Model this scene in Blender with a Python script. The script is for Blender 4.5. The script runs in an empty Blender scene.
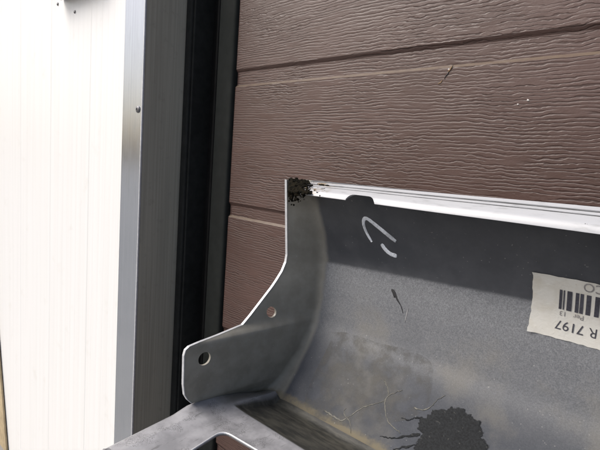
import bpy, bmesh, math, random
import numpy as np
from mathutils import Matrix, Vector

random.seed(7)
rng = np.random.default_rng(11)
scn = bpy.context.scene
COL = scn.collection

# ------------------------------------------------------------------ camera
cam_data = bpy.data.cameras.new('camera')
cam_data.sensor_width = 36.0
cam_data.lens = 28.2
cam_data.clip_start = 0.01
cam_data.clip_end = 500.0
cam = bpy.data.objects.new('camera', cam_data)
COL.objects.link(cam)
cam.matrix_world = Matrix(((0.73142621, -0.13741129, 0.66793251, 0.0),
                           (0.67795823, 0.04109368, -0.73395092, -0.62),
                           (0.07340534, 0.98966128, 0.12321611, 1.0),
                           (0, 0, 0, 1)))
scn.camera = cam

# ------------------------------------------------------------------ sky and sun (bright overcast)
SUN = Vector((-0.48, -0.52, 0.74)).normalized()
elev = math.asin(SUN.z)
world = bpy.data.worlds.new('World')
scn.world = world
world.use_nodes = True
wn = world.node_tree.nodes
sky = wn.new('ShaderNodeTexSky')
sky.sky_type = 'NISHITA'
sky.sun_disc = False
sky.sun_elevation = elev
sky.sun_rotation = math.atan2(SUN.x, SUN.y)
sky.air_density = 1.0
sky.dust_density = 5.0
sky.ozone_density = 1.0
world.node_tree.links.new(sky.outputs[0], wn['Background'].inputs[0])
wn['Background'].inputs[1].default_value = 0.08
sl = bpy.data.lights.new('sun', 'SUN')
sl.energy = 1.5
sl.angle = math.radians(40)
sl.color = (1.0, 0.98, 0.955)
so = bpy.data.objects.new('sun', sl)
COL.objects.link(so)
so.rotation_euler = SUN.to_track_quat('Z', 'Y').to_euler()
so.location = (-2, -3, 4)
vs = scn.view_settings
vs.view_transform = 'Standard'
vs.look = 'None'
vs.gamma = 1.0
vs.use_curve_mapping = False
vs.exposure = 1.0

# ------------------------------------------------------------------ node helpers
class NT:
    def __init__(self, name):
        self.m = bpy.data.materials.new(name)
        self.m.use_nodes = True
        self.t = self.m.node_tree
        self.n = self.t.nodes
        self.b = self.n['Principled BSDF']
        self.tc = self.n.new('ShaderNodeTexCoord')
        self.pos = self.tc.outputs['Object']
    def link(self, a, b):
        if isinstance(a, bpy.types.NodeSocket):
            self.t.links.new(a, b)
        else:
            b.default_value = a
    def math(self, op, a, b=0.0, c=None, clamp=False):
        q = self.n.new('ShaderNodeMath'); q.operation = op; q.use_clamp = clamp
        self.link(a, q.inputs[0]); self.link(b, q.inputs[1])
        if c is not None: self.link(c, q.inputs[2])
        return q.outputs[0]
    def scale(self, v, s, off=(0, 0, 0)):
        q = self.n.new('ShaderNodeMapping'); self.link(v, q.inputs[0])
        q.inputs['Scale'].default_value = s; q.inputs['Location'].default_value = off
        return q.outputs[0]
    def noise(self, v, scale=1.0, detail=2.0, rough=0.5, dist=0.0):
        q = self.n.new('ShaderNodeTexNoise'); self.link(v, q.inputs['Vector'])
        q.inputs['Scale'].default_value = scale; q.inputs['Detail'].default_value = detail
        q.inputs['Roughness'].default_value = rough; q.inputs['Distortion'].default_value = dist
        return q.outputs[0]
    def sep(self, v):
        q = self.n.new('ShaderNodeSeparateXYZ'); self.link(v, q.inputs[0]); return q.outputs
    def step(self, v, a, b, lo=0.0, hi=1.0):
        q = self.n.new('ShaderNodeMapRange'); q.interpolation_type = 'SMOOTHSTEP'
        self.link(v, q.inputs[0])
        for i, x in zip((1, 2, 3, 4), (a, b, lo, hi)): self.link(x, q.inputs[i])
        return q.outputs[0]
    def mix(self, f, a, b, mode='MIX'):
        q = self.n.new('ShaderNodeMix'); q.data_type = 'RGBA'; q.blend_type = mode
        self.link(f, q.inputs[0])
        for s, x in ((q.inputs[6], a), (q.inputs[7], b)):
            if isinstance(x, bpy.types.NodeSocket): self.t.links.new(x, s)
            else: s.default_value = (*x, 1.0)
        return q.outputs[2]
    def bump(self, h, strength=0.5, dist=0.001, normal=None):
        q = self.n.new('ShaderNodeBump'); self.link(h, q.inputs['Height'])
        q.inputs['Strength'].default_value = strength; q.inputs['Distance'].default_value = dist
        if normal is not None: self.t.links.new(normal, q.inputs['Normal'])
        self.t.links.new(q.outputs[0], self.b.inputs['Normal'])
        return q.outputs[0]
    def out(self, color=None, rough=None, metal=None, spec=None):
        for k, x in (('Base Color', color), ('Roughness', rough), ('Metallic', metal), ('Specular IOR Level', spec)):
            if x is None: continue
            if isinstance(x, tuple): x = (*x, 1.0)
            self.link(x, self.b.inputs[k])
        return self.m

def plain(name, color, rough=0.5, metal=0.0, var=0.15, nscale=60, bump=0.0):
    t = NT(name)
    f = t.noise(t.pos, nscale, 4, 0.6)
    f2 = t.noise(t.pos, nscale * 0.12, 3, 0.5)
    k = t.math('ADD', t.math('MULTIPLY', f, 0.6), t.math('MULTIPLY', f2, 0.4))
    k = t.step(k, 0.3, 0.7)
    a = tuple(c * (1 - var) for c in color); b = tuple(min(1, c * (1 + var)) for c in color)
    r = t.step(f2, 0.3, 0.7, rough * 0.85, min(1, rough * 1.15))
    if bump: t.bump(f, bump, 0.001)
    return t.out(t.mix(k, a, b), r, metal)

# ------------------------------------------------------------------ materials
def mat_door():
    t = NT('brown_woodgrain_foil')
    x, y, z = t.sep(t.pos)
    big = t.noise(t.scale(t.pos, (2.2, 1, 5.0)), 1.0, 2, 0.5)
    mid = t.noise(t.scale(t.pos, (16, 1, 46), (3, 0, 1)), 1.0, 2, 0.55)
    fine = t.noise(t.scale(t.pos, (48, 1, 130), (7, 0, 5)), 1.0, 2, 0.55)
    amp = t.step(t.noise(t.scale(t.pos, (3.0, 1, 9), (1, 0, 9)), 1.0, 2, 0.5), 0.34, 0.62, 3.0, 13.0)
    ph = t.math('MULTIPLY', z, 2 * math.pi / 0.0047)
    ph = t.math('ADD', ph, t.math('MULTIPLY', big, 26.0))
    ph = t.math('ADD', ph, t.math('MULTIPLY', mid, 11.0))
    ph = t.math('ADD', ph, t.math('MULTIPLY', fine, amp))
    s = t.math('SINE', ph)
    gap = t.step(t.noise(t.scale(t.pos, (17, 1, 95), (2, 0, 8)), 1.0, 2, 0.5), 0.34, 0.50)
    wide = t.noise(t.scale(t.pos, (12, 1, 40), (9, 0, 3)), 1.0, 1, 0.5)
    groove = t.math('MULTIPLY', t.step(s, t.step(wide, 0.3, 0.7, -0.25, 0.45), 0.98), gap)
    groove = t.math('MULTIPLY', groove, t.step(t.noise(t.scale(t.pos, (5, 1, 14), (6, 0, 2)), 1.0, 2, 0.5), 0.35, 0.6, 0.4, 1.0))
    pebble = t.noise(t.pos, 300, 2, 0.6)
    swell = t.noise(t.scale(t.pos, (20, 1, 60), (4, 0, 4)), 1.0, 2, 0.5)
    h = t.math('SUBTRACT', t.math('ADD', t.math('MULTIPLY', pebble, 0.35), t.math('MULTIPLY', swell, 1.2)), groove)
    t.bump(t.math('MULTIPLY', h, t.step(t.sep(t.n.new('ShaderNodeNewGeometry').outputs['True Normal'])[2], 0.3, 0.5, 1.0, 0.3)), 0.46, 0.0011)
    pat = t.noise(t.scale(t.pos, (4, 1, 9), (5, 0, 2)), 1.0, 3, 0.6)
    base = t.mix(t.step(pat, 0.3, 0.7), (0.066, 0.036, 0.029), (0.088, 0.050, 0.042))
    fade = t.noise(t.scale(t.pos, (9, 1, 0.9), (3, 0, 6)), 1.0, 3, 0.6)
    base = t.mix(t.step(fade, 0.45, 0.75, 0.0, 0.45), base, (0.060, 0.034, 0.028))
    col = t.mix(t.math('MULTIPLY', groove, 0.62), base, (0.028, 0.014, 0.011))
    geo = t.n.new('ShaderNodeNewGeometry')
    up = t.sep(geo.outputs['True Normal'])[2]
    dust_glow = t.math('MULTIPLY', t.step(up, 0.3, 0.6), t.step(t.noise(t.pos, 60, 3, 0.6), 0.3, 0.6, 0.4, 0.9))
    col = t.mix(dust_glow, col, (0.115, 0.082, 0.055))
    rough = t.math('ADD', t.math('MULTIPLY', groove, 0.2), t.step(pat, 0.2, 0.8, 0.34, 0.44))
    return t.out(col, rough, None, 0.5)

def mat_shell():
    """inside of the bumper: dark bare plastic with a band of grey overspray, freckles, stains and a painted warm glow"""
    t = NT('grey_oversprayed_plastic')
    x, y, z = t.sep(t.pos)
    e = t.noise(t.pos, 90, 4, 0.7)
    big = t.noise(t.pos, 9, 3, 0.55)
    med = t.noise(t.pos, 35, 4, 0.6)
    speck = t.noise(t.pos, 700, 2, 0.7)
    speck2 = t.noise(t.pos, 260, 3, 0.7)
    # overspray limit: straight masked line at about z = 0.872, fuzzy
    line = t.math('ADD', t.math('SUBTRACT', z, t.math('MULTIPLY', t.math('ADD', x, 0.16), 0.045)), t.math('MULTIPLY', t.math('SUBTRACT', e, 0.5), 0.004))
    spray = t.step(line, 0.8750, 0.8690)
    xs = t.math('ADD', x, t.math('MULTIPLY', t.math('SUBTRACT', med, 0.5), 0.008))
    inner = t.step(xs, -0.442, -0.433)
    spray = t.math('MULTIPLY', spray, inner)
    lowfade = t.step(t.math('ADD', z, t.math('MULTIPLY', t.math('SUBTRACT', big, 0.5), 0.05)), 0.715, 0.865, 0.10, 1.0)
    spray = t.math('MULTIPLY', spray, lowfade)
    spray = t.math('MULTIPLY', spray, t.step(speck2, 0.25, 0.65, 0.72, 1.0))
    bare = t.mix(t.step(med, 0.35, 0.7), (0.044, 0.048, 0.057), (0.062, 0.066, 0.076))
    olive = t.mix(t.step(med, 0.3, 0.7), (0.215, 0.203, 0.172), (0.28, 0.268, 0.232))
    bare = t.mix(inner, olive, bare)
    grey = t.mix(t.step(speck, 0.3, 0.7), (0.145, 0.152, 0.164), (0.265, 0.275, 0.290))
    col = t.mix(spray, bare, grey)
    # warm reflection painted as ochre clouds, and dirt collecting low down
    dust_glow = t.math('MULTIPLY', t.step(t.math('ADD', big, t.math('MULTIPLY', med, 0.5)), 0.70, 0.98),
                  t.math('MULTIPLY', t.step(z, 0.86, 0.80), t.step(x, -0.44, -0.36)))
    col = t.mix(t.math('MULTIPLY', dust_glow, 0.35), col, (0.17, 0.155, 0.12))
    low = t.math('MULTIPLY', t.step(t.math('ADD', z, t.math('MULTIPLY', t.math('SUBTRACT', e, 0.5), 0.012)), 0.678, 0.671), t.step(med, 0.3, 0.5, 0.4, 1.0))
    col = t.mix(t.math('MULTIPLY', low, 0.8), col, (0.17, 0.145, 0.095))
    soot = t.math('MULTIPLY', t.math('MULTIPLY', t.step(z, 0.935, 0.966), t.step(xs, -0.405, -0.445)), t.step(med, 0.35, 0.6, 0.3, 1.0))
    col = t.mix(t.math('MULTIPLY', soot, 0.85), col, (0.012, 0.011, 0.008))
    # bright dust freckles
    fre = t.step(t.noise(t.pos, 330, 1, 0.5), 0.745, 0.78)
    col = t.mix(t.math('MULTIPLY', fre, 0.3), col, (0.45, 0.44, 0.42))
    h = t.math('ADD', t.math('MULTIPLY', speck, 0.5), t.math('MULTIPLY', speck2, 0.6))
    t.bump(h, 0.22, 0.0006)
    r = t.math('ADD', t.step(med, 0.3, 0.7, 0.36, 0.48), t.step(z, 0.79, 0.72, 0.0, 0.3))     # matt with dirt low down
    return t.out(col, r, None, t.step(z, 0.71, 0.78, 0.10, 0.55))

def mat_flange():
    t = NT('white_primed_lip')
    med = t.noise(t.scale(t.pos, (40, 160, 160)), 1.0, 3, 0.6)
    fine = t.noise(t.pos, 230, 4, 0.7)
    col = t.mix(t.step(med, 0.5, 0.8), (0.40, 0.41, 0.43), (0.29, 0.30, 0.31))
    spots = t.step(t.noise(t.pos, 160, 2, 0.6), 0.72, 0.77)
    col = t.mix(t.math('MULTIPLY', spots, 0.7), col, (0.22, 0.2, 0.16))
    x, y, z = t.sep(t.pos)
    stain = t.math('MULTIPLY', t.step(x, -0.36, -0.42), t.step(t.noise(t.scale(t.pos, (70, 160, 160)), 1.0, 4, 0.7), 0.48, 0.62))
    col = t.mix(stain, col, (0.17, 0.12, 0.06))
    t.bump(fine, 0.12, 0.0006)
    return t.out(col, 0.34)

def mat_lip():
    t = NT('scuffed_silver_paint')
    x, y, z = t.sep(t.pos)
    med = t.noise(t.pos, 28, 4, 0.65)
    fine = t.noise(t.pos, 260, 3, 0.7)
    scuff = t.noise(t.scale(t.pos, (160, 30, 60)), 1.0, 3, 0.6)
    col = t.mix(t.step(med, 0.35, 0.7), (0.21, 0.21, 0.222), (0.33, 0.33, 0.345))
    col = t.mix(t.math('MULTIPLY', t.step(scuff, 0.60, 0.70), 0.55), col, (0.09, 0.09, 0.09))
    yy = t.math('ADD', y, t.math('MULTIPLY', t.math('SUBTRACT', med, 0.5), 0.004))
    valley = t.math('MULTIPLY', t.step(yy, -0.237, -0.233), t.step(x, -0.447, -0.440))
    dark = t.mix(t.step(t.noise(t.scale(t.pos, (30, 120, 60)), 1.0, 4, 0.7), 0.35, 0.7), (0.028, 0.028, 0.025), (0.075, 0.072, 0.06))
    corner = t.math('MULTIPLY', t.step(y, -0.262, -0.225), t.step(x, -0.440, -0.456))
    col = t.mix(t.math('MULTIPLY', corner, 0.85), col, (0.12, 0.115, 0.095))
    stip = t.math('MULTIPLY', t.step(t.noise(t.pos, 900, 2, 0.6), 0.50, 0.58), t.step(t.noise(t.pos, 45, 2, 0.5), 0.52, 0.60))
    col = t.mix(t.math('MULTIPLY', stip, 0.6), col, (0.07, 0.07, 0.07))
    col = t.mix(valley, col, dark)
    t.bump(t.math('ADD', fine, scuff), 0.15, 0.0006)
    return t.out(col, t.step(med, 0.3, 0.7, 0.30, 0.45), 0.1)

def mat_wall():
    t = NT('white_coated_sheet')
    streak = t.noise(t.scale(t.pos, (60, 60, 1.2)), 1.0, 3, 0.6)
    med = t.noise(t.pos, 14, 4, 0.6)
    col = t.mix(t.step(streak, 0.35, 0.75), (0.78, 0.78, 0.775), (0.745, 0.745, 0.735))
    col = t.mix(t.math('MULTIPLY', t.step(med, 0.6, 0.75), 0.25), col, (0.62, 0.60, 0.55))
    spots = t.step(t.noise(t.pos, 75, 2, 0.5), 0.77, 0.80)
    col = t.mix(t.math('MULTIPLY', spots, 0.5), col, (0.35, 0.33, 0.3))
    return t.out(col, 0.38)

def mat_strip():
    t = NT('brushed_grey_flashing')
    streak = t.noise(t.scale(t.pos, (500, 500, 2.0)), 1.0, 3, 0.6)
    med = t.noise(t.scale(t.pos, (40, 40, 14)), 1.0, 4, 0.6)
    col = t.mix(t.step(streak, 0.3, 0.7), (0.42, 0.45, 0.50), (0.48, 0.51, 0.56))
    col = t.mix(t.math('MULTIPLY', t.step(med, 0.5, 0.75), 0.25), col, (0.32, 0.36, 0.40))
    return t.out(col, t.step(med, 0.3, 0.7, 0.16, 0.22), 0.85)

def mat_taupe():
    t = NT('weathered_taupe_flashing')
    streak = t.noise(t.scale(t.pos, (300, 260, 3.0)), 1.0, 3, 0.6)
    med = t.noise(t.pos, 45, 4, 0.65)
    col = t.mix(t.step(streak, 0.3, 0.7), (0.34, 0.325, 0.27), (0.42, 0.40, 0.335))
    col = t.mix(t.math('MULTIPLY', t.step(med, 0.55, 0.75), 0.5), col, (0.28, 0.265, 0.22))
    t.bump(med, 0.1, 0.001)
    return t.out(col, 0.5)

def mat_label():
    t = NT('creased_paper_label')
    med = t.noise(t.pos, 60, 4, 0.6)
    cre = t.noise(t.pos, 130, 3, 0.6, 1.0)
    col = t.mix(t.step(med, 0.4, 0.75), (0.63, 0.62, 0.575), (0.57, 0.545, 0.48))
    spots = t.step(t.noise(t.pos, 210, 2, 0.6), 0.72, 0.78)
    col = t.mix(t.math('MULTIPLY', spots, 0.6), col, (0.30, 0.19, 0.10))
    t.bump(cre, 0.35, 0.0014)
    return t.out(col, 0.55)

def mat_grime():
    t = NT('black_mossy_grime')
    a = t.noise(t.pos, 220, 3, 0.7)
    col = t.mix(t.step(a, 0.35, 0.7), (0.003, 0.003, 0.002), (0.015, 0.012, 0.007))
    t.bump(a, 0.8, 0.002)
    return t.out(col, 0.95, None, 0.08)

def mat_tar():
    t = NT('black_mastic')
    a = t.noise(t.pos, 480, 3, 0.7)
    b = t.step(t.noise(t.pos, 300, 1, 0.5), 0.70, 0.75)
    col = t.mix(t.step(a, 0.3, 0.7), (0.013, 0.014, 0.015), (0.024, 0.026, 0.028))
    col = t.mix(t.math('MULTIPLY', b, 0.5), col, (0.08, 0.08, 0.075))
    t.bump(a, 0.12, 0.0008)
    at = t.n.new('ShaderNodeAttribute'); at.attribute_name = 'body'
    t.link(t.step(t.math('ADD', at.outputs['Fac'], t.math('MULTIPLY', t.math('SUBTRACT', t.noise(t.pos, 260, 3, 0.7), 0.5), 1.3)), 0.15, 0.55), t.b.inputs['Alpha'])
    return t.out(col, 0.75, None, 0.12)

M = dict(door=mat_door(), shell=mat_shell(), flange=mat_flange(), lip=mat_lip(), wall=mat_wall(),
         strip=mat_strip(), taupe=mat_taupe(), label=mat_label(), grime=mat_grime(), tar=mat_tar())
M['rubber'] = plain('black_rubber', (0.008, 0.008, 0.008), 0.6, 0, 0.3, 40)
M['frame'] = plain('dark_grey_frame', (0.022, 0.023, 0.022), 0.70, 0.0, 0.25, 50)
M['bead'] = plain('dark_green_grey_seal', (0.016, 0.018, 0.017), 0.8, 0, 0.2, 50)
M['rivet'] = plain('dull_rivet_metal', (0.16, 0.16, 0.17), 0.4, 0.8, 0.2, 200)
M['fixture'] = plain('dark_violet_plastic', (0.035, 0.03, 0.04), 0.4, 0, 0.2, 60)
M['ink'] = plain('black_print', (0.05, 0.05, 0.065), 0.6, 0, 0.4, 500)
M['ink_pale'] = plain('faded_print', (0.24, 0.23, 0.23), 0.6, 0, 0.3, 500)
M['chalk'] = plain('white_paint_marker', (0.78, 0.82, 0.88), 0.6, 0, 0.18, 160)
M['glue'] = plain('dried_cream_glue', (0.095, 0.092, 0.076), 0.5, 0, 0.3, 200)
M['scratch'] = plain('dark_scratch', (0.02, 0.02, 0.022), 0.6, 0, 0.3, 300)
M['tan'] = plain('bare_tan_primer', (0.34, 0.22, 0.11), 0.7, 0, 0.4, 200)
M['fleck'] = plain('pale_fleck', (0.6, 0.57, 0.55), 0.4, 0, 0.1, 200)
M['concrete'] = plain('grey_concrete', (0.24, 0.235, 0.225), 0.85, 0, 0.25, 6, 0.3)
M['timber'] = plain('tan_timber', (0.42, 0.33, 0.20), 0.6, 0, 0.25, 30)
def mat_film():
    t = NT('tape_residue_film')
    med = t.noise(t.pos, 55, 4, 0.65)
    t.bump(med, 0.3, 0.001)
    t.link(t.step(med, 0.38, 0.7, 0.0, 0.38), t.b.inputs['Alpha'])
    return t.out(t.mix(t.step(med, 0.35, 0.7), (0.055, 0.053, 0.047), (0.11, 0.105, 0.092)), 0.5, None, 0.2)
M['film'] = mat_film()
def mat_marker():
    t = NT('worn_white_marker')
    a = t.noise(t.pos, 420, 3, 0.7); b = t.noise(t.pos, 70, 2, 0.5)
    t.link(t.math('MULTIPLY', t.step(a, 0.28, 0.48, 0.45, 1.0), t.step(b, 0.3, 0.55, 0.65, 1.0)), t.b.inputs['Alpha'])
    return t.out((0.80, 0.84, 0.90), 0.6)
M['chalk'] = mat_marker()
for k in ('frame', 'bead', 'rubber'): M[k].node_tree.nodes['Principled BSDF'].inputs['Specular IOR Level'].default_value = 0.12
M['groove_shade'] = plain('groove_shade_grey', (0.045, 0.045, 0.045), 0.8, 0, 0.45, 90)  # dark tone for the painted shade in the flange grooves
M['edge'] = plain('pale_silver_edge', (0.55, 0.56, 0.58), 0.35, 0.3, 0.15, 150)  # its pale tone also paints light onto the end wall rim

# ------------------------------------------------------------------ mesh helpers
def mesh(name, verts, faces, mat, parent=None, smooth=False, auto=None):
    me = bpy.data.meshes.new(name)
    me.from_pydata([tuple(map(float, v)) for v in verts], [], faces)
    me.materials.append(mat)
    return link(name, me, parent, smooth, auto)

def link(name, me, parent=None, smooth=False, auto=None):
    if smooth:
        me.polygons.foreach_set('use_smooth', [True] * len(me.polygons))
        if auto is not None: me.set_sharp_from_angle(angle=math.radians(auto))
    me.update()
    o = bpy.data.objects.new(name, me)
    COL.objects.link(o)
    attach(o, parent)
    return o

def attach(o, parent):
    if parent is not None:
        o.parent = parent
        w = parent.location if parent.type == 'EMPTY' else (parent.parent.location if parent.parent else Vector())
        if parent.type == 'EMPTY':
            o.matrix_parent_inverse = Matrix.Translation(-Vector(parent.location))
        else:
            o.matrix_parent_inverse = Matrix.Identity(4)

def thing(name, label, cat, loc, group=None):
    e = bpy.data.objects.new(name, None)
    e.empty_display_size = 0.05
    COL.objects.link(e)
    e.location = loc
    e['label'] = label; e['category'] = cat
    if group: e['group'] = group
    return e

def bake(o):
    """apply the modifiers of o"""
    dg = bpy.context.evaluated_depsgraph_get()
    me = bpy.data.meshes.new_from_object(o.evaluated_get(dg))
    o.modifiers.clear()
    o.data = me
    return o

def grid_faces(nr, nc, flip=False):
    f = []
    for i in range(nr - 1):
        for j in range(nc - 1):
            q = (i * nc + j, i * nc + j + 1, (i + 1) * nc + j + 1, (i + 1) * nc + j)
            f.append(q[::-1] if flip else q)
    return f

def sweep(name, prof, along, mat, parent, axis='z', smooth=False, auto=30):
    """closed 2-D profile swept along x or z between the listed stations"""
    n = len(prof); v = []; f = []
    for s in along:
        for (a, b) in prof:
            v.append((s, a, b) if axis == 'x' else (a, b, s))
    for i in range(len(along) - 1):
        for j in range(n):
            k = (j + 1) % n
            f.append((i * n + j, i * n + k, (i + 1) * n + k, (i + 1) * n + j))
    f.append(tuple(range(n))[::-1]); f.append(tuple((len(along) - 1) * n + j for j in range(n)))
    o = mesh(name, v, f, mat, parent)
    bm = bmesh.new(); bm.from_mesh(o.data); bmesh.ops.recalc_face_normals(bm, faces=bm.faces)
    bm.to_mesh(o.data); bm.free()
    if smooth:
        o.data.polygons.foreach_set('use_smooth', [True] * len(o.data.polygons))
        o.data.set_sharp_from_angle(angle=math.radians(auto))
    return o

def rounded(pts, r, seg=4):
    """round the corners of a closed polygon"""
    out = []; n = len(pts)
    for i in range(n):
        p = np.array(pts[i], float); a = np.array(pts[i - 1], float); b = np.array(pts[(i + 1) % n], float)
        da = (a - p) / np.linalg.norm(a - p); db = (b - p) / np.linalg.norm(b - p)
        rr = min(r, 0.45 * np.linalg.norm(a - p), 0.45 * np.linalg.norm(b - p))
        p0 = p + da * rr; p2 = p + db * rr
        for k in range(seg + 1):
            t = k / seg
            q = (1 - t) ** 2 * p0 + 2 * t * (1 - t) * p + t * t * p2
            out.append((float(q[0]), float(q[1])))
    return out

def cutter(prof, lo, hi, axis):
    o = sweep('cutter', prof, (lo, hi), M['frame'], None, 'x' if axis == 'x' else 'z')
    if axis == 'y':      # profile given as (x, z), swept along y
        o.data.transform(Matrix(((1, 0, 0, 0), (0, 0, 1, 0), (0, 1, 0, 0), (0, 0, 0, 1))))
        bm = bmesh.new(); bm.from_mesh(o.data); bmesh.ops.recalc_face_normals(bm, faces=bm.faces)
        bm.to_mesh(o.data); bm.free()
    return o

def cut(o, cutters):
    for c in cutters:
        m = o.modifiers.new('b', 'BOOLEAN'); m.operation = 'DIFFERENCE'; m.object = c; m.solver = 'EXACT'
    bake(o)
    for c in cutters: bpy.data.objects.remove(c)

GROUND = -0.10

# ================================================================== setting
g = mesh('ground', [(-60, -60, GROUND), (60, -60, GROUND), (60, 20, GROUND), (-60, 20, GROUND)], [(0, 1, 2, 3)], M['concrete'])
g['kind'] = 'structure'

# ------------------------------------------------------------------ garage door
DX0, DX1 = -0.768, 1.20
door = thing('garage_door', 'brown woodgrain garage door with recessed horizontal ribs behind the bumper', 'garage door', (0.2, 0, GROUND))
RIB = [(0.108, 0.084), (0.376 - 0.0, 0.352), (0.644, 0.620), (0.912, 0.888), (1.1795, 1.1515), (1.447, 1.423), (1.715, 1.691)]
edges = [GROUND + 0.01] + [e for pair in RIB for e in pair[::-1]] + [1.95]
REC = 0.0055; BEV = 0.0085
for i in range(0, len(edges), 2):
    z0, z1 = edges[i], edges[i + 1]
    prof = [(0.03, z0 - BEV / 2), (REC, z0 - BEV / 2), (0.0006, z0 + BEV * 0.38), (0, z0 + BEV / 2), (0, z1 - 0.0028), (0.0008, z1 - 0.0019), (REC, z1 + 0.0032), (0.03, z1 + 0.0032)]
    # bevel below faces down, ledge above faces up
    sweep('panel', prof, (DX0, DX1), M['door'], door, 'x')
for (zt, zb) in RIB:
    sweep('rib_strip', [(REC - 0.0015, zb + 0.0012), (REC - 0.0015, zt + 0.0038), (0.028, zt + 0.0038), (0.028, zb + 0.0012)], (DX0 + 0.0005, DX1 - 0.0005), M['door'], door, 'x')

def ribbon(name, pts, widths, mat, parent, surf, off=0.0006, thick=0.0005):
    """flat tapered stroke that lies on a surface surf(x, z) -> y, facing -y"""
    pts = [np.array(p, float) for p in pts]; n = len(pts)
    v = []; f = []
    for i, p in enumerate(pts):
        a = pts[max(0, i - 1)]; b = pts[min(n - 1, i + 1)]
        d = (b - a) / (np.linalg.norm(b - a) + 1e-9); nn = np.array((-d[1], d[0])); w = widths[i] / 2
        for s, o in ((-1, off - thick), (-0.6, off), (0.6, off), (1, off - thick)):
            q = p + nn * w * s
            v.append((q[0], surf(q[0], q[1]) - o, q[1]))
    for i in range(n - 1):
        for j in range(3):
            f.append((i * 4 + j, i * 4 + j + 1, (i + 1) * 4 + j + 1, (i + 1) * 4 + j))
    f.append((0, 1, 2, 3)); f.append(tuple((n - 1) * 4 + j for j in range(4)))
    return mesh(name, v, f, mat, parent, True)

flat = lambda x, z: 0.0
ribbon('scratch', [(-0.3045, 1.1515), (-0.3068, 1.1475), (-0.3100, 1.1440), (-0.3108, 1.1412), (-0.3145, 1.1370), (-0.3152, 1.1342)], [0.0008, 0.0015, 0.0007, 0.0016, 0.0008, 0.0005], M['scratch'], door, flat, 0.0009)
ribbon('scratch', [(-0.3058, 1.1500), (-0.3082, 1.1462), (-0.3110, 1.1430)], [0.0010, 0.0016, 0.0006], M['tan'], door, flat, 0.0013)
ribbon('scratch', [(-0.3185, 1.1325), (-0.3200, 1.1300), (-0.3240, 1.1280)], [0.0006, 0.0012, 0.0005], M['tan'], door, flat, 0.0009)
for (x, z, r) in ((-0.2130, 1.0965, 0.0013), (-0.2015, 1.1010, 0.0016), (-0.31, 1.1465, 0.0014)):
    pts = [(x + r * (0.7 + 0.6 * random.random()) * math.cos(a), z + r * (0.5 + 0.6 * random.random()) * math.sin(a)) for a in np.linspace(0, 2 * math.pi, 7)[:-1]]
    mesh('paint_fleck', [(p[0], -0.0009, p[1]) for p in pts] + [(x, -0.0016, z)], [(i, (i + 1) % 6, 6) for i in range(6)], M['fleck'], door, True)

# ------------------------------------------------------------------ door frame: jamb, black recess, seal bead
frame = thing('door_frame', 'black door jamb with rubber seal between the grey reveal and the brown door', 'door frame', (-0.84, 0, GROUND))
ZT = 2.0
sweep('jamb_profile', rounded([(-0.9085, -0.031), (-0.888, -0.031), (-0.888, 0.06), (-0.9085, 0.06)], 0.004), (GROUND, ZT), M['frame'], frame, 'z', True)
sweep('jamb_lip', rounded([(-0.8875, -0.026), (-0.8815, -0.026), (-0.8815, 0.05), (-0.8875, 0.05)], 0.0025), (GROUND, ZT), M['frame'], frame, 'z', True)
sweep('back_channel', [(-0.881, 0.022), (-0.826, 0.022), (-0.826, 0.06), (-0.881, 0.06)], (GROUND, ZT), M['rubber'], frame, 'z')
sweep('rubber_fin', rounded([(-0.846, 0.004), (-0.838, 0.002), (-0.832, 0.0215), (-0.842, 0.0215)], 0.003), (GROUND, ZT), M['rubber'], frame, 'z', True)
bead = rounded([(-0.8245, -0.008), (-0.7695, -0.008), (-0.7695, 0.027), (-0.8245, 0.027)], 0.009, 5)
sweep('seal_bead', bead, (GROUND, ZT), M['bead'], frame, 'z', True)

# ------------------------------------------------------------------ white panel wall on the left
wall = thing('panel_wall', 'white ribbed sheet metal wall left of the door opening', 'wall', (-1.6, -0.1, GROUND))
WY = -0.120
def wall_panel(x0, x1):
    """vertical sheet with a shallow joint groove on each side and fine lining"""
    xs = [x0, x0 + 0.001, x0 + 0.006, x0 + 0.009]; ys = [WY, WY - 0.0006, WY - 0.0007, WY]
    n = max(3, int((x1 - x0) / 0.028)); 
    for k in range(1, n):
        c = x0 + 0.009 + (x1 - x0 - 0.012) * k / n
        xs += [c - 0.004, c - 0.002, c + 0.002, c + 0.004]; ys += [WY, WY + 0.0002, WY + 0.0002, WY]
    xs += [x1 - 0.003, x1 - 0.001, x1 - 0.00002]; ys += [WY, WY, WY]
    prof = list(zip(xs, ys)) + [(x1 - 0.00002, WY + 0.04), (x0, WY + 0.04)]
    sweep('panel', prof, (GROUND, 2.3), M['wall'], wall, 'z')
xx = -0.925
for k in range(9):
    wall_panel(xx - 0.2485, xx); xx -= 0.2485

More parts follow.
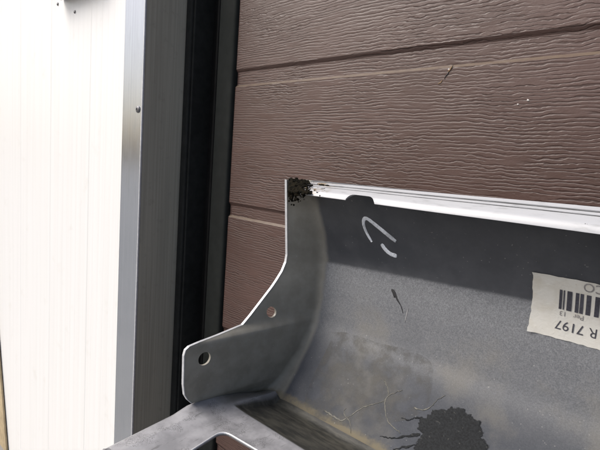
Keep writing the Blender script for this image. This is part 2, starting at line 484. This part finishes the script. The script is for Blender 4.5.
flash = thing('corner_flashing', 'angled metal corner flashing with blue-grey face and taupe return', 'flashing', (-0.94, -0.11, GROUND))
sweep('front_face', rounded([(-0.9945, -0.1215), (-0.9945, -0.1235), (-0.912, -0.1235), (-0.912, -0.1215)], 0.0008, 2), (GROUND, 2.3), M['strip'], flash, 'z')
sweep('return_face', [(-0.9118, -0.1232), (-0.9095, -0.1215), (-0.9095, -0.005), (-0.9125, -0.005), (-0.9125, -0.1212)], (GROUND, 2.3), M['taupe'], flash, 'z')
sweep('folded_hem', rounded([(-0.9130, -0.1252), (-0.9088, -0.1252), (-0.9088, -0.1205), (-0.9130, -0.1205)], 0.0018), (GROUND, 2.3), M['edge'], flash, 'z', True)
for zz in (1.0925, 1.65):
    v = []; f = []
    for i, (r, h) in enumerate(((0.0075, 0), (0.007, 0.0018), (0.0045, 0.0032), (0.0026, 0.0034), (0.0022, 0.0020))):
        for k in range(14):
            a = 2 * math.pi * k / 14
            v.append((-0.927 + r * math.cos(a), -0.1236 - h, zz + r * math.sin(a)))
    for i in range(4):
        for k in range(14):
            f.append((i * 14 + k, i * 14 + (k + 1) % 14, (i + 1) * 14 + (k + 1) % 14, (i + 1) * 14 + k))
    f.append(tuple(56 + k for k in range(14)))
    mesh('rivet', v, f, M['rivet'], flash, True, 40)

# dark fixture on the wall, only its lower edge is in the picture
fix = thing('wall_fixture', 'dark fixture on the white wall, cut off by the top edge', 'fixture', (-1.175, WY, 1.3775))
sweep('housing', rounded([(WY - 0.045, 1.3775), (WY - 0.045, 1.46), (WY - 0.0004, 1.46), (WY - 0.0004, 1.3775)], 0.008), (-1.335, -1.10), M['fixture'], fix, 'x', True)
for (x, z) in ((-1.372, 1.376), (-1.262, 1.339)):
    v = []; 
    for (r, h) in ((0.0042, 0.0005), (0.0036, 0.002), (0.0015, 0.003)):
        for k in range(10):
            a = 2 * math.pi * k / 10; v.append((x + r * math.cos(a), WY - h, z + r * math.sin(a)))
    f = [(i * 10 + k, i * 10 + (k + 1) % 10, (i + 1) * 10 + (k + 1) % 10, (i + 1) * 10 + k) for i in range(2) for k in range(10)]
    f.append(tuple(20 + k for k in range(10)))
    s = mesh('wall_screw', v, f, M['rivet'], fix, True, 40)

# tan board leaning on the wall at the far left
bd = thing('timber_board', 'tan timber board leaning on the white wall at the lower left edge', 'board', (-1.86, -0.15, GROUND))
bo = sweep('plank', rounded([(-1.97, -0.129), (-1.835, -0.129), (-1.835, -0.1225), (-1.97, -0.1225)], 0.003), (GROUND, 0.70), M['timber'], bd, 'z', True)
for v in bo.data.vertices:
    k = (v.co.z - GROUND)
    v.co.x += -0.25 * k + 0.045

# ================================================================== bumper
XE = -0.470                # inner face of the end wall
XR = 0.40                  # right end, beyond the picture
bumper = thing('car_bumper', 'upturned grey car bumper seen from inside, leaning against the brown garage door', 'bumper', (-0.05, -0.2, GROUND))

ZB = [0.640, 0.655, 0.662, 0.668, 0.690, 0.730, 0.770, 0.800, 0.861, 0.8715, 0.900, 0.943, 0.965, 0.981]
YB = [-0.167, -0.162, -0.159, -0.155, -0.131, -0.101, -0.081, -0.075, -0.0705, -0.0708, -0.080, -0.097, -0.110, -0.126]
ZF = [0.640, 0.655, 0.667, 0.680, 0.691, 0.698, 0.706, 0.720, 0.758, 0.7650, 0.7685, 0.7705, 0.7735, 0.7790, 0.790, 0.825, 0.834, 0.846, 0.859, 0.870, 0.981]
YF = [-0.171, -0.167, -0.164, -0.205, -0.283, -0.2895, -0.2942, -0.2965, -0.2975, -0.2955, -0.290, -0.276, -0.246, -0.2045, -0.191, -0.1525, -0.144, -0.134, -0.1275, -0.1262, -0.1385]
def yback(z): return float(np.interp(z, ZB, YB))
# smooth profile by a small moving average
_zz = np.linspace(0.640, 0.981, 400); _yy = np.interp(_zz, ZB, YB)
_k = np.ones(25) / 25; _ys = np.convolve(np.pad(_yy, 12, mode='edge'), _k, 'valid'); _ys[:12] = _yy[:12]; _ys[-12:] = _yy[-12:]
def yback(z): return float(np.interp(z, _zz, _ys))
def yfree(z): return float(np.interp(z, ZF, YF))
def xcorner(z): return float(np.interp(z, [0.655, 0.667, 0.693, 0.730, 0.771, 0.861, 0.943, 0.965, 0.981], [-0.468, -0.466, -0.456, -0.448, -0.444, -0.442, -0.440, -0.446, -0.458]))
def fil(z): return min(float(np.interp(z, [0.66, 0.70, 0.86, 0.98], [0.008, 0.011, 0.014, 0.018])), max(0.003, (yback(z) - yfree(z)) * 0.8))
def ysurf(x, z): return yback(z)
zs = sorted(set([round(float(z), 5) for z in np.linspace(0.645, 0.980, 76)] + [z for z in ZF if 0.645 < z < 0.98] + [0.8715]))
verts = []; NC = 0
for z in zs:
    yb, yf, r = yback(z), yfree(z), fil(z)
    row = []
    xc = xcorner(z)
    e = np.array((xc - XE, yb - yf)); le = np.linalg.norm(e); e /= le          # along the end wall
    tl = min(r, le * 0.8)
    p0 = np.array((xc, yb)) - e * tl; p2 = np.array((xc + tl, yb)); pc = np.array((xc, yb))
    for k in range(12):
        q = np.array((XE, yf)) + (p0 - np.array((XE, yf))) * k / 12; row.append((q[0], q[1], z))
    for k in range(13):
        t = k / 12; q = (1 - t) ** 2 * p0 + 2 * t * (1 - t) * pc + t * t * p2; row.append((q[0], q[1], z))
    for k in range(1, 31):
        row.append((p2[0] + (XR - p2[0]) * k / 30, yb, z))
    NC = len(row); verts += row
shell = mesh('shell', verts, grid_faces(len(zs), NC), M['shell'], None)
sm = shell.modifiers.new('s', 'SOLIDIFY'); sm.thickness = 0.0032; sm.offset = -1.0; sm.use_even_offset = True
bake(shell)
def disc(cy, cz, r, n=24, sy=1.0, sz=1.0): return [(cy + r * sy * math.cos(2 * math.pi * k / n), cz + r * sz * math.sin(2 * math.pi * k / n)) for k in range(n)]
cut(shell, [cutter(disc(-0.2690, 0.7480, 0.0088), XE - 0.02, XE + 0.035, 'x'), cutter(disc(-0.1585, 0.7905, 0.0078), XE - 0.02, XE + 0.035, 'x')])
shell.data.polygons.foreach_set('use_smooth', [True] * len(shell.data.polygons))
shell.data.set_sharp_from_angle(angle=math.radians(38))
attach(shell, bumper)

# light catching the end wall's free edge, painted as a pale rim
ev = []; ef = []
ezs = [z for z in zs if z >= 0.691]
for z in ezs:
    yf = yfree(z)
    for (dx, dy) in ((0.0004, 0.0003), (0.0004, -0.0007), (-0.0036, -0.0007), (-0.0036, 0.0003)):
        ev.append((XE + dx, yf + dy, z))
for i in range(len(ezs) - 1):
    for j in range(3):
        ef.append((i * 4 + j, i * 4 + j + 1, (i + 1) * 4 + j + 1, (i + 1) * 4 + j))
mesh('lit_rim', ev, ef, M['edge'], bumper)

# --- top flange with two fine grooves and a notch
def flange_section(x):
    t = (x + 0.47) / 0.39
    b = np.array((-0.128, 0.9800 + 0.0042 * t)); f = np.array((-0.1580, 0.9680 - 0.0022 * t))
    if t > 1.0: b = np.array((-0.128, 0.9842)); f = np.array((-0.1580, 0.9658))
    u = f - b; L = np.linalg.norm(u); u /= L; n = np.array((u[1], -u[0]));  n = n if n[1] > 0 else -n
    P = [(0, -0.0036), (0, -0.0006), (0.02, 0), (0.195, 0), (0.205, -0.0022), (0.255, -0.0022), (0.270, -0.0003), (0.385, -0.0003), (0.395, -0.0022), (0.445, -0.0022), (0.470, 0.0003), (0.74, 0.0003), (0.82, -0.0003), (0.94, -0.0024), (1.0, -0.0046), (0.985, -0.0052), (0.90, -0.0044)]
    return [b + u * L * a + n * h for a, h in P]
xs = np.concatenate([np.linspace(XE + 0.003, -0.08, 40), np.linspace(-0.07, XR, 12)])
v = []; f = []
for x in xs:
    wob = 0.00012 * math.sin(x * 31)
    for p in flange_section(x): v.append((x + (-0.128 - p[0]) * 0.9 * max(0.0, 1 - (x - XE) / 0.09), p[0], p[1] + wob))
n = 17
for i in range(len(xs) - 1):
    for j in range(n):
        k = (j + 1) % n; f.append((i * n + j, (i + 1) * n + j, (i + 1) * n + k, i * n + k))
f.append(tuple(range(n))); f.append(tuple((len(xs) - 1) * n + j for j in range(n))[::-1])
fl = mesh('top_flange', v, f, M['flange'], None)
bm = bmesh.new(); bm.from_mesh(fl.data); bmesh.ops.recalc_face_normals(bm, faces=bm.faces); bm.to_mesh(fl.data); bm.free()
cut(fl, [cutter(rounded([(-0.3540, 0.940), (-0.3490, 0.9708), (-0.3110, 0.9708), (-0.2960, 0.940)], 0.009, 5), -0.20, -0.132, 'y')])
fl.data.polygons.foreach_set('use_smooth', [True] * len(fl.data.polygons)); fl.data.set_sharp_from_angle(angle=math.radians(25))
attach(fl, bumper)

# dark strips added in the two grooves to paint their shade
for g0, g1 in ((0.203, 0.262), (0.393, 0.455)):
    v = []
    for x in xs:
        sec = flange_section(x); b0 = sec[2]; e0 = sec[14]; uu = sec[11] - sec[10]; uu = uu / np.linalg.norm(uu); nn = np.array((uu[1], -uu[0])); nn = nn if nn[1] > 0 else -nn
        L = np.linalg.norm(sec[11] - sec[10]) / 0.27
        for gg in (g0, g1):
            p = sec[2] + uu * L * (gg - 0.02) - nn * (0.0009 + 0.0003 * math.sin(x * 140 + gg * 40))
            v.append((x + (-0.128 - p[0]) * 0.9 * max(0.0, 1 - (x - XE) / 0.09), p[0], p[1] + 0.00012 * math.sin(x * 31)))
    mesh('groove_shade_strip', v, grid_faces(len(xs), 2), M['groove_shade'], bumper, True)

# --- bottom lip: valley along the crease, ridge, scuffed panel with a cut-out
YL = [-0.41, -0.386, -0.283, -0.234, -0.205, -0.172, -0.155]; ZL = [0.675, 0.6795, 0.6905, 0.688, 0.6815, 0.671, 0.669]
YP = [-0.41, -0.386, -0.290, -0.236, -0.155]; ZP = [0.670, 0.6745, 0.681, 0.682, 0.6795]
YV = [-0.41, -0.2365, -0.234, -0.229, -0.175, -0.165, -0.155]; ZV = [0, 0, -0.0006, -0.0028, -0.0142, -0.0152, -0.0095]
def lipz(x, y):
    zl, zp = float(np.interp(y, YL, ZL)), float(np.interp(y, YP, ZP))
    w = max(0.0, 1 - max(0.0, x - XE) / 0.055) ** 2
    gx = min(1.0, max(0.0, (x + 0.447) / 0.010))
    band = 0.0045 * max(0.0, 1 - max(0.0, x - XE) / 0.016) * min(1.0, max(0.0, (-0.275 - y) / 0.03))
    return zp + (zl - zp) * w + float(np.interp(y, YV, ZV)) * gx - band
ys = np.concatenate([np.linspace(-0.390, -0.242, 22), [-0.2365, -0.234, -0.229], np.linspace(-0.225, -0.155, 20)])
lx = np.concatenate([[XE - 0.0145, XE - 0.0125, XE - 0.0085, XE - 0.0035], [XE, -0.4665, -0.462, -0.4585, -0.4555, -0.4540, -0.4525, -0.449], [-0.447, -0.444, -0.440, -0.437], np.linspace(-0.432, -0.405, 6), np.linspace(-0.395, XR, 30)])
v = []
for y in ys:
    free = min(1.0, max(0.0, (-0.262 - y) / 0.022))          # the rolled edge only stands free beyond the end wall
    for x in lx:
        d = max(0.0, XE - x)
        v.append((XE - d * (0.03 + 0.97 * free) if d else x, y, lipz(x, y) - (0.010 * (d / 0.0145) ** 1.6) * (0.2 + 0.8 * free)))
lip = mesh('bottom_lip', v, grid_faces(len(ys), len(lx)), M['lip'], None)
sm = lip.modifiers.new('s', 'SOLIDIFY'); sm.thickness = 0.0032; sm.offset = -1.0; sm.use_even_offset = True
bake(lip)
bm = bmesh.new(); bm.from_mesh(lip.data); bmesh.ops.recalc_face_normals(bm, faces=bm.faces); bm.to_mesh(lip.data); bm.free()
CH = rounded([(-0.4085, -0.2800), (-0.300, -0.2720), (-0.292, -0.372), (-0.398, -0.376)], 0.014, 6)
cut(lip, [cutter(CH, 0.60, 0.72, 'z'), cutter(rounded([(-0.20, -0.272), (-0.06, -0.272), (-0.05, -0.372), (-0.20, -0.372)], 0.016, 6), 0.60, 0.72, 'z')])
lip.data.polygons.foreach_set('use_smooth', [True] * len(lip.data.polygons)); lip.data.set_sharp_from_angle(angle=math.radians(35))
attach(lip, bumper)
# rolled rim round the cut-out
v = []; f = []; n = len(CH)
c0 = np.mean(np.array(CH), axis=0)
for (x, y) in CH:
    d = np.array((x, y)) - c0; d /= np.linalg.norm(d); z = lipz(x, y)
    for k in range(6):
        a = 2 * math.pi * k / 6
        v.append((x + d[0] * 0.0014 * math.cos(a), y + d[1] * 0.0014 * math.cos(a), z - 0.0004 + 0.0016 * math.sin(a)))
for i in range(n):
    for k in range(6):
        f.append((i * 6 + k, ((i + 1) % n) * 6 + k, ((i + 1) % n) * 6 + (k + 1) % 6, i * 6 + (k + 1) % 6))
mesh('cutout_rim', v, f, M['edge'], bumper, True)

# lower skirt that carries the bumper on the ground, in front of and below the picture
v = []
for z, y in ((0.6695, -0.3915), (0.655, -0.398), (0.60, -0.404), (0.40, -0.40), (GROUND + 0.004, -0.37)):
    for x in np.linspace(XE - 0.010, XR, 12): v.append((x, y, z))
sk = mesh('lower_skirt', v, grid_faces(5, 12), M['lip'], None)
sm = sk.modifiers.new('s', 'SOLIDIFY'); sm.thickness = 0.003; sm.offset = 0
bake(sk); sk.data.polygons.foreach_set('use_smooth', [True] * len(sk.data.polygons)); attach(sk, bumper)

# --- paper label, upside down, with barcode and print
LX0, LX1, LZ0, LZ1 = -0.1468, 0.035, 0.8392, 0.9068
def on(x, z, off): return (x, yback(z) - off, z)
v = []; NX, NZ = 44, 18
for i in range(NZ + 1):
    for j in range(NX + 1):
        x = LX0 + (LX1 - LX0) * j / NX; z = LZ0 + (LZ1 - LZ0) * i / NZ
        if j == 0: x += random.uniform(-0.0006, 0.0006)
        if i in (0, NZ): z += random.uniform(-0.0005, 0.0005)
        curl = 0.0035 * max(0.0, 1 - math.hypot(x - LX0, z - LZ0) / 0.014) ** 2 + 0.0018 * max(0.0, 1 - math.hypot(x - LX0, z - LZ1) / 0.010) ** 2
        v.append(on(x, z, 0.0009 + 0.00025 * math.sin(x * 150 + z * 60) + curl))
lab = mesh('paper_label', v, grid_faces(NZ + 1, NX + 1), M['label'], bumper, True)
lab['label'] = 'cream paper label stuck upside down with barcode and number R 7197'
def bar(x0, x1, z0, z1):
    v = [on(x, z, 0.0014) for x, z in ((x0, z0), (x1, z0), (x1, (z0 + z1) / 2), (x1, z1), (x0, z1), (x0, (z0 + z1) / 2))]
    mesh('barcode_bar', v, [(0, 1, 2, 5), (5, 2, 3, 4)], M['ink'], lab)
BZ0, BZ1 = 0.8712, 0.8930
bx = -0.1200
for w, gap in ((0.0026, 0.0012), (0.0012, 0.0022), (0.0046, 0.0032), (0.0032, 0.0010), (0.0032, 0.0024), (0.0042, 0.0034), (0.0042, 0.0018), (0.0018, 0.0016), (0.0046, 0.007), (0.0034, 0.002), (0.0018, 0.002), (0.005, 0.004)):
    bar(bx, bx + w, BZ0, BZ1); bx += w + gap
def text(s, size, xr, zr, mat, sx=1.0):
    """print s rotated by 180 degrees: its last character ends at x = xr (left), its baseline at z = zr (top)"""
    cu = bpy.data.curves.new('print', 'FONT'); cu.body = s; cu.size = size; cu.resolution_u = 3
    to = bpy.data.objects.new('print', cu); COL.objects.link(to)
    dg = bpy.context.evaluated_depsgraph_get(); dg.update()
    me = bpy.data.meshes.new_from_object(to.evaluated_get(dg))
    bpy.data.objects.remove(to)
    w = max(vt.co.x for vt in me.vertices)
    for vt in me.vertices:
        x = xr + (w - vt.co.x) * sx; z = zr - vt.co.y
        vt.co = Vector(on(x, z, 0.0014))
    me.materials.clear(); me.materials.append(mat)
    link('print', me, lab)
text('R 7197', 0.0140, -0.1212, 0.8588, M['ink'], 0.98)
text('Per   13', 0.0072, -0.1185, 0.8692, M['ink_pale'], 1.0)
text('CO', 0.0135, -0.0985, 0.9055, M['ink_pale'], 0.95)

# --- white paint-marker strokes
def bez(pts, n=24):
    """Catmull-Rom through the points"""
    p = [np.array(q, float) for q in pts]; p = [2 * p[0] - p[1]] + p + [2 * p[-1] - p[-2]]; out = []
    for i in range(1, len(p) - 2):
        for k in range(6):
            t = k / 6
            out.append(0.5 * (2 * p[i] + (p[i + 1] - p[i - 1]) * t + (2 * p[i - 1] - 5 * p[i] + 4 * p[i + 1] - p[i + 2]) * t * t + (3 * p[i] - p[i - 1] - 3 * p[i + 1] + p[i + 2]) * t ** 3))
    out.append(p[-2]); return out
S = lambda x, z: ysurf(x, z)
def stroke(name, pts, w0, w1, mat, off=0.0006, jit=0.0, wander=0.0):
    q = [p + np.array((random.uniform(-1, 1), random.uniform(-1, 1))) * wander for p in bez(pts)]; n = len(q); ws = []
    for i in range(n):
        t = i / (n - 1); w = (w0 + (w1 - w0) * t) * (1 + jit * random.uniform(-1, 1))
        e = min(1.0, 0.7 + 3.5 * min(t, 1 - t)); ws.append(w * e)
    return ribbon(name, q, ws, mat, bumper, S, off)
stroke('marker_stroke', [(-0.3544, 0.9049), (-0.3611, 0.9167), (-0.3643, 0.9274), (-0.3626, 0.9353), (-0.3566, 0.9371), (-0.3426, 0.9291), (-0.3269, 0.9192), (-0.3157, 0.9122)], 0.0042, 0.0058, M['chalk'], 0.0008, 0.08)
stroke('marker_stroke', [(-0.3391, 0.9047), (-0.3329, 0.8974), (-0.3255, 0.8931), (-0.3163, 0.892)], 0.0062, 0.0055, M['chalk'], 0.0008, 0.08)
# dark scratch and a pale one beside it
stroke('scratch', [(-0.3205, 0.8439), (-0.3169, 0.8406), (-0.3126, 0.8334), (-0.3053, 0.8258), (-0.3009, 0.8174)], 0.0034, 0.0012, M['scratch'], 0.0006, 0.3)
stroke('scratch', [(-0.3225, 0.8445), (-0.3185, 0.8400), (-0.3165, 0.8350)], 0.0040, 0.0030, M['scratch'], 0.0008, 0.3)
stroke('scratch', [(-0.2945, 0.8245), (-0.2962, 0.8065)], 0.0008, 0.0005, M['fleck'], 0.0006, 0.2)
# black mastic patch, ragged
T = [(-0.2301, 0.6808), (-0.2355, 0.6884), (-0.2355, 0.6965), (-0.241, 0.7027), (-0.2386, 0.7119), (-0.2357, 0.7171), (-0.2301, 0.7222), (-0.2219, 0.7271), (-0.2148, 0.7317), (-0.2044, 0.7344), (-0.1926, 0.7355), (-0.1826, 0.7338), (-0.1744, 0.7296), (-0.1675, 0.7234), (-0.1605, 0.7166), (-0.1556, 0.7092), (-0.1514, 0.7000), (-0.160, 0.682), (-0.185, 0.672), (-0.215, 0.673)]
tq = bez(T + [T[0]])[:-1]
c0 = np.mean(np.array(tq), axis=0); v = []; f = []; n = len(tq)
RN = 6
jit = [random.uniform(-0.05, 0.03) + 0.06 * math.sin(i * 0.35 + 1) + 0.04 * math.sin(i * 0.9) for i in range(len(tq))]
for k in range(RN + 1):
    t = 1 - k / (RN + 0.5)
    for i, p in enumerate(tq):
        q = c0 + (p - c0) * t * (1 + jit[i] * (1 if k == 0 else 0.85))
        h = 0.0002 if k == 0 else 0.0013 + 0.0004 * math.sin(q[0] * 190) * math.sin(q[1] * 230)
        v.append((q[0], S(q[0], q[1]) - h, q[1]))
for k in range(RN):
    for i in range(n):
        f.append((k * n + i, k * n + (i + 1) % n, (k + 1) * n + (i + 1) % n, (k + 1) * n + i))
f.append(tuple(RN * n + i for i in range(n)))
mp = mesh('mastic_patch', v, f, M['tar'], bumper, True)
ca = mp.data.attributes.new('body', 'FLOAT', 'POINT')
ca.data.foreach_set('value', [min(1.0, 0.95 * (i // n)) for i in range(len(v))])
for pts, w in (([(-0.236, 0.7120), (-0.2444, 0.7098), (-0.2529, 0.7047), (-0.2621, 0.7036)], 0.0028), ([(-0.233, 0.6968), (-0.2495, 0.6893), (-0.2628, 0.6836), (-0.2768, 0.6806)], 0.0036), ([(-0.231, 0.6890), (-0.2449, 0.6811), (-0.2553, 0.6754)], 0.003)):
    ms = stroke('mastic_string', pts, w * 0.8, 0.0004, M['tar'], 0.0007, 0.6, 0.0007)
    ca = ms.data.attributes.new('body', 'FLOAT', 'POINT'); ca.data.foreach_set('value', [0.55] * len(ms.data.vertices))
# thin film of old tape residue and branching glue threads
Pq = [(-0.4026, 0.7628), (-0.3774, 0.7684), (-0.3268, 0.7694), (-0.2817, 0.7739), (-0.2506, 0.7687), (-0.2418, 0.7505), (-0.238, 0.7312), (-0.24, 0.7177), (-0.2651, 0.6983), (-0.3126, 0.6774), (-0.3653, 0.6692), (-0.3977, 0.6757), (-0.407, 0.71)]
pq = np.array(bez(Pq + [Pq[0]])[:-1]); c0 = pq.mean(axis=0); n = len(pq); v = []; f = []
for k in range(7):
    t = 1 - k / 6.5
    for p in pq:
        q = c0 + (p - c0) * t; v.append((q[0], S(q[0], q[1]) - 0.00035, q[1]))
for k in range(6):
    for i in range(n): f.append((k * n + i, k * n + (i + 1) % n, (k + 1) * n + (i + 1) % n, (k + 1) * n + i))
f.append(tuple(6 * n + i for i in range(n)))
mesh('tape_residue', v, f, M['film'], bumper, True)
for pts, w in (([(-0.3629, 0.6779), (-0.3485, 0.6771), (-0.3338, 0.6776), (-0.3243, 0.6853), (-0.3158, 0.6948), (-0.3055, 0.7018), (-0.2953, 0.7086), (-0.292, 0.7108)], 0.0017),
               ([(-0.3026, 0.7314), (-0.2947, 0.7246), (-0.2886, 0.7187), (-0.2907, 0.7112), (-0.285, 0.7032), (-0.2765, 0.6953), (-0.2664, 0.6925), (-0.2554, 0.6902)], 0.0018),
               ([(-0.2886, 0.7187), (-0.2812, 0.7245), (-0.2746, 0.7289)], 0.0012), ([(-0.3372, 0.6898), (-0.3348, 0.6839), (-0.3195, 0.6782), (-0.313, 0.6709)], 0.0012),
               ([(-0.253, 0.7164), (-0.2416, 0.7182), (-0.2336, 0.7241), (-0.2291, 0.7321), (-0.2217, 0.7414)], 0.0016)):
    pts = [(x + random.uniform(-0.0008, 0.0008), z + random.uniform(-0.0008, 0.0008)) for x, z in pts]
    stroke('glue_thread', pts, w * 0.85, w * 0.4, M['glue'], 0.0006, 0.6, 0.0006)

# --- black grime crusted on the top corner
bm = bmesh.new()
def lump(c, r):
    mtx = Matrix.Translation(c) @ Matrix.Rotation(random.uniform(0, 6.28), 4, 'Z') @ Matrix.Rotation(random.uniform(0, 3), 4, 'X') @ Matrix.Diagonal((r * random.uniform(0.7, 1.3), r * random.uniform(0.6, 1.1), r * random.uniform(0.7, 1.3), 1))
    res = bmesh.ops.create_icosphere(bm, subdivisions=1, radius=1.0, matrix=mtx)
    for vv in res['verts']:
        d = vv.co - Vector(c); vv.co = Vector(c) + d * random.uniform(0.55, 1.35)
for k in range(900):
    a = min(1.0, abs(random.gauss(0, 0.32)))
    t = random.random()
    if a > 0.62 and random.random() < 0.8: continue
    y = -0.135 - 0.024 * t
    z = 0.9815 - 0.016 * t + random.uniform(-0.002, 0.0012)
    if a < 0.5: z -= max(0.0, random.gauss(0, 0.008)) * t
    x = XE + 0.003 + 0.066 * a + (-0.134 - y) * 0.9
    lump((x, y, z), random.uniform(0.0010, 0.0026) * (1.1 - 0.6 * a))
for k in range(25):
    x = XE + 0.003 + abs(random.gauss(0, 0.010)); lump((x + 0.004, -0.134 - random.uniform(0, 0.005), 0.966 - abs(random.gauss(0, 0.008))), random.uniform(0.0006, 0.0022))
me = bpy.data.meshes.new('grime_crust'); bm.to_mesh(me); bm.free(); me.materials.append(M['grime'])
gc = link('grime_crust', me, None, False)
rm = gc.modifiers.new('r', 'REMESH'); rm.mode = 'VOXEL'; rm.voxel_size = 0.0008
bake(gc); gc.data.polygons.foreach_set('use_smooth', [True] * len(gc.data.polygons)); attach(gc, bumper)
gc['label'] = 'black mossy grime crusted on the top corner'
for (x, t, r) in ((-0.402, 0.55, 0.0022), (-0.396, 0.60, 0.0030), (-0.389, 0.58, 0.0022), (-0.382, 0.50, 0.0014), (-0.407, 0.22, 0.0024), (-0.398, 0.20, 0.0016), (-0.372, 0.72, 0.0013), (-0.093, 0.84, 0.0022), (-0.098, 0.80, 0.0011), (-0.205, 0.62, 0.0011), (-0.17, 0.68, 0.0012)):
    s = flange_section(x); b = s[2]; e = s[13]; p = b + (e - b) * t
    bm = bmesh.new()
    for q in range(3):
        res = bmesh.ops.create_icosphere(bm, subdivisions=2, radius=r, matrix=Matrix.Translation((x + random.uniform(-1.6, 1.6) * r, p[0], p[1])) @ Matrix.Diagonal((1.6, 0.8, 0.6, 1)))
        for vv in res['verts']: vv.co += Vector([random.uniform(-0.25, 0.25) * r for _ in range(3)])
    me = bpy.data.meshes.new('dirt_fleck'); bm.to_mesh(me); bm.free(); me.materials.append(M['grime'] if r > 0.0015 else M['tan'])
    link('dirt_fleck', me, bumper, True)
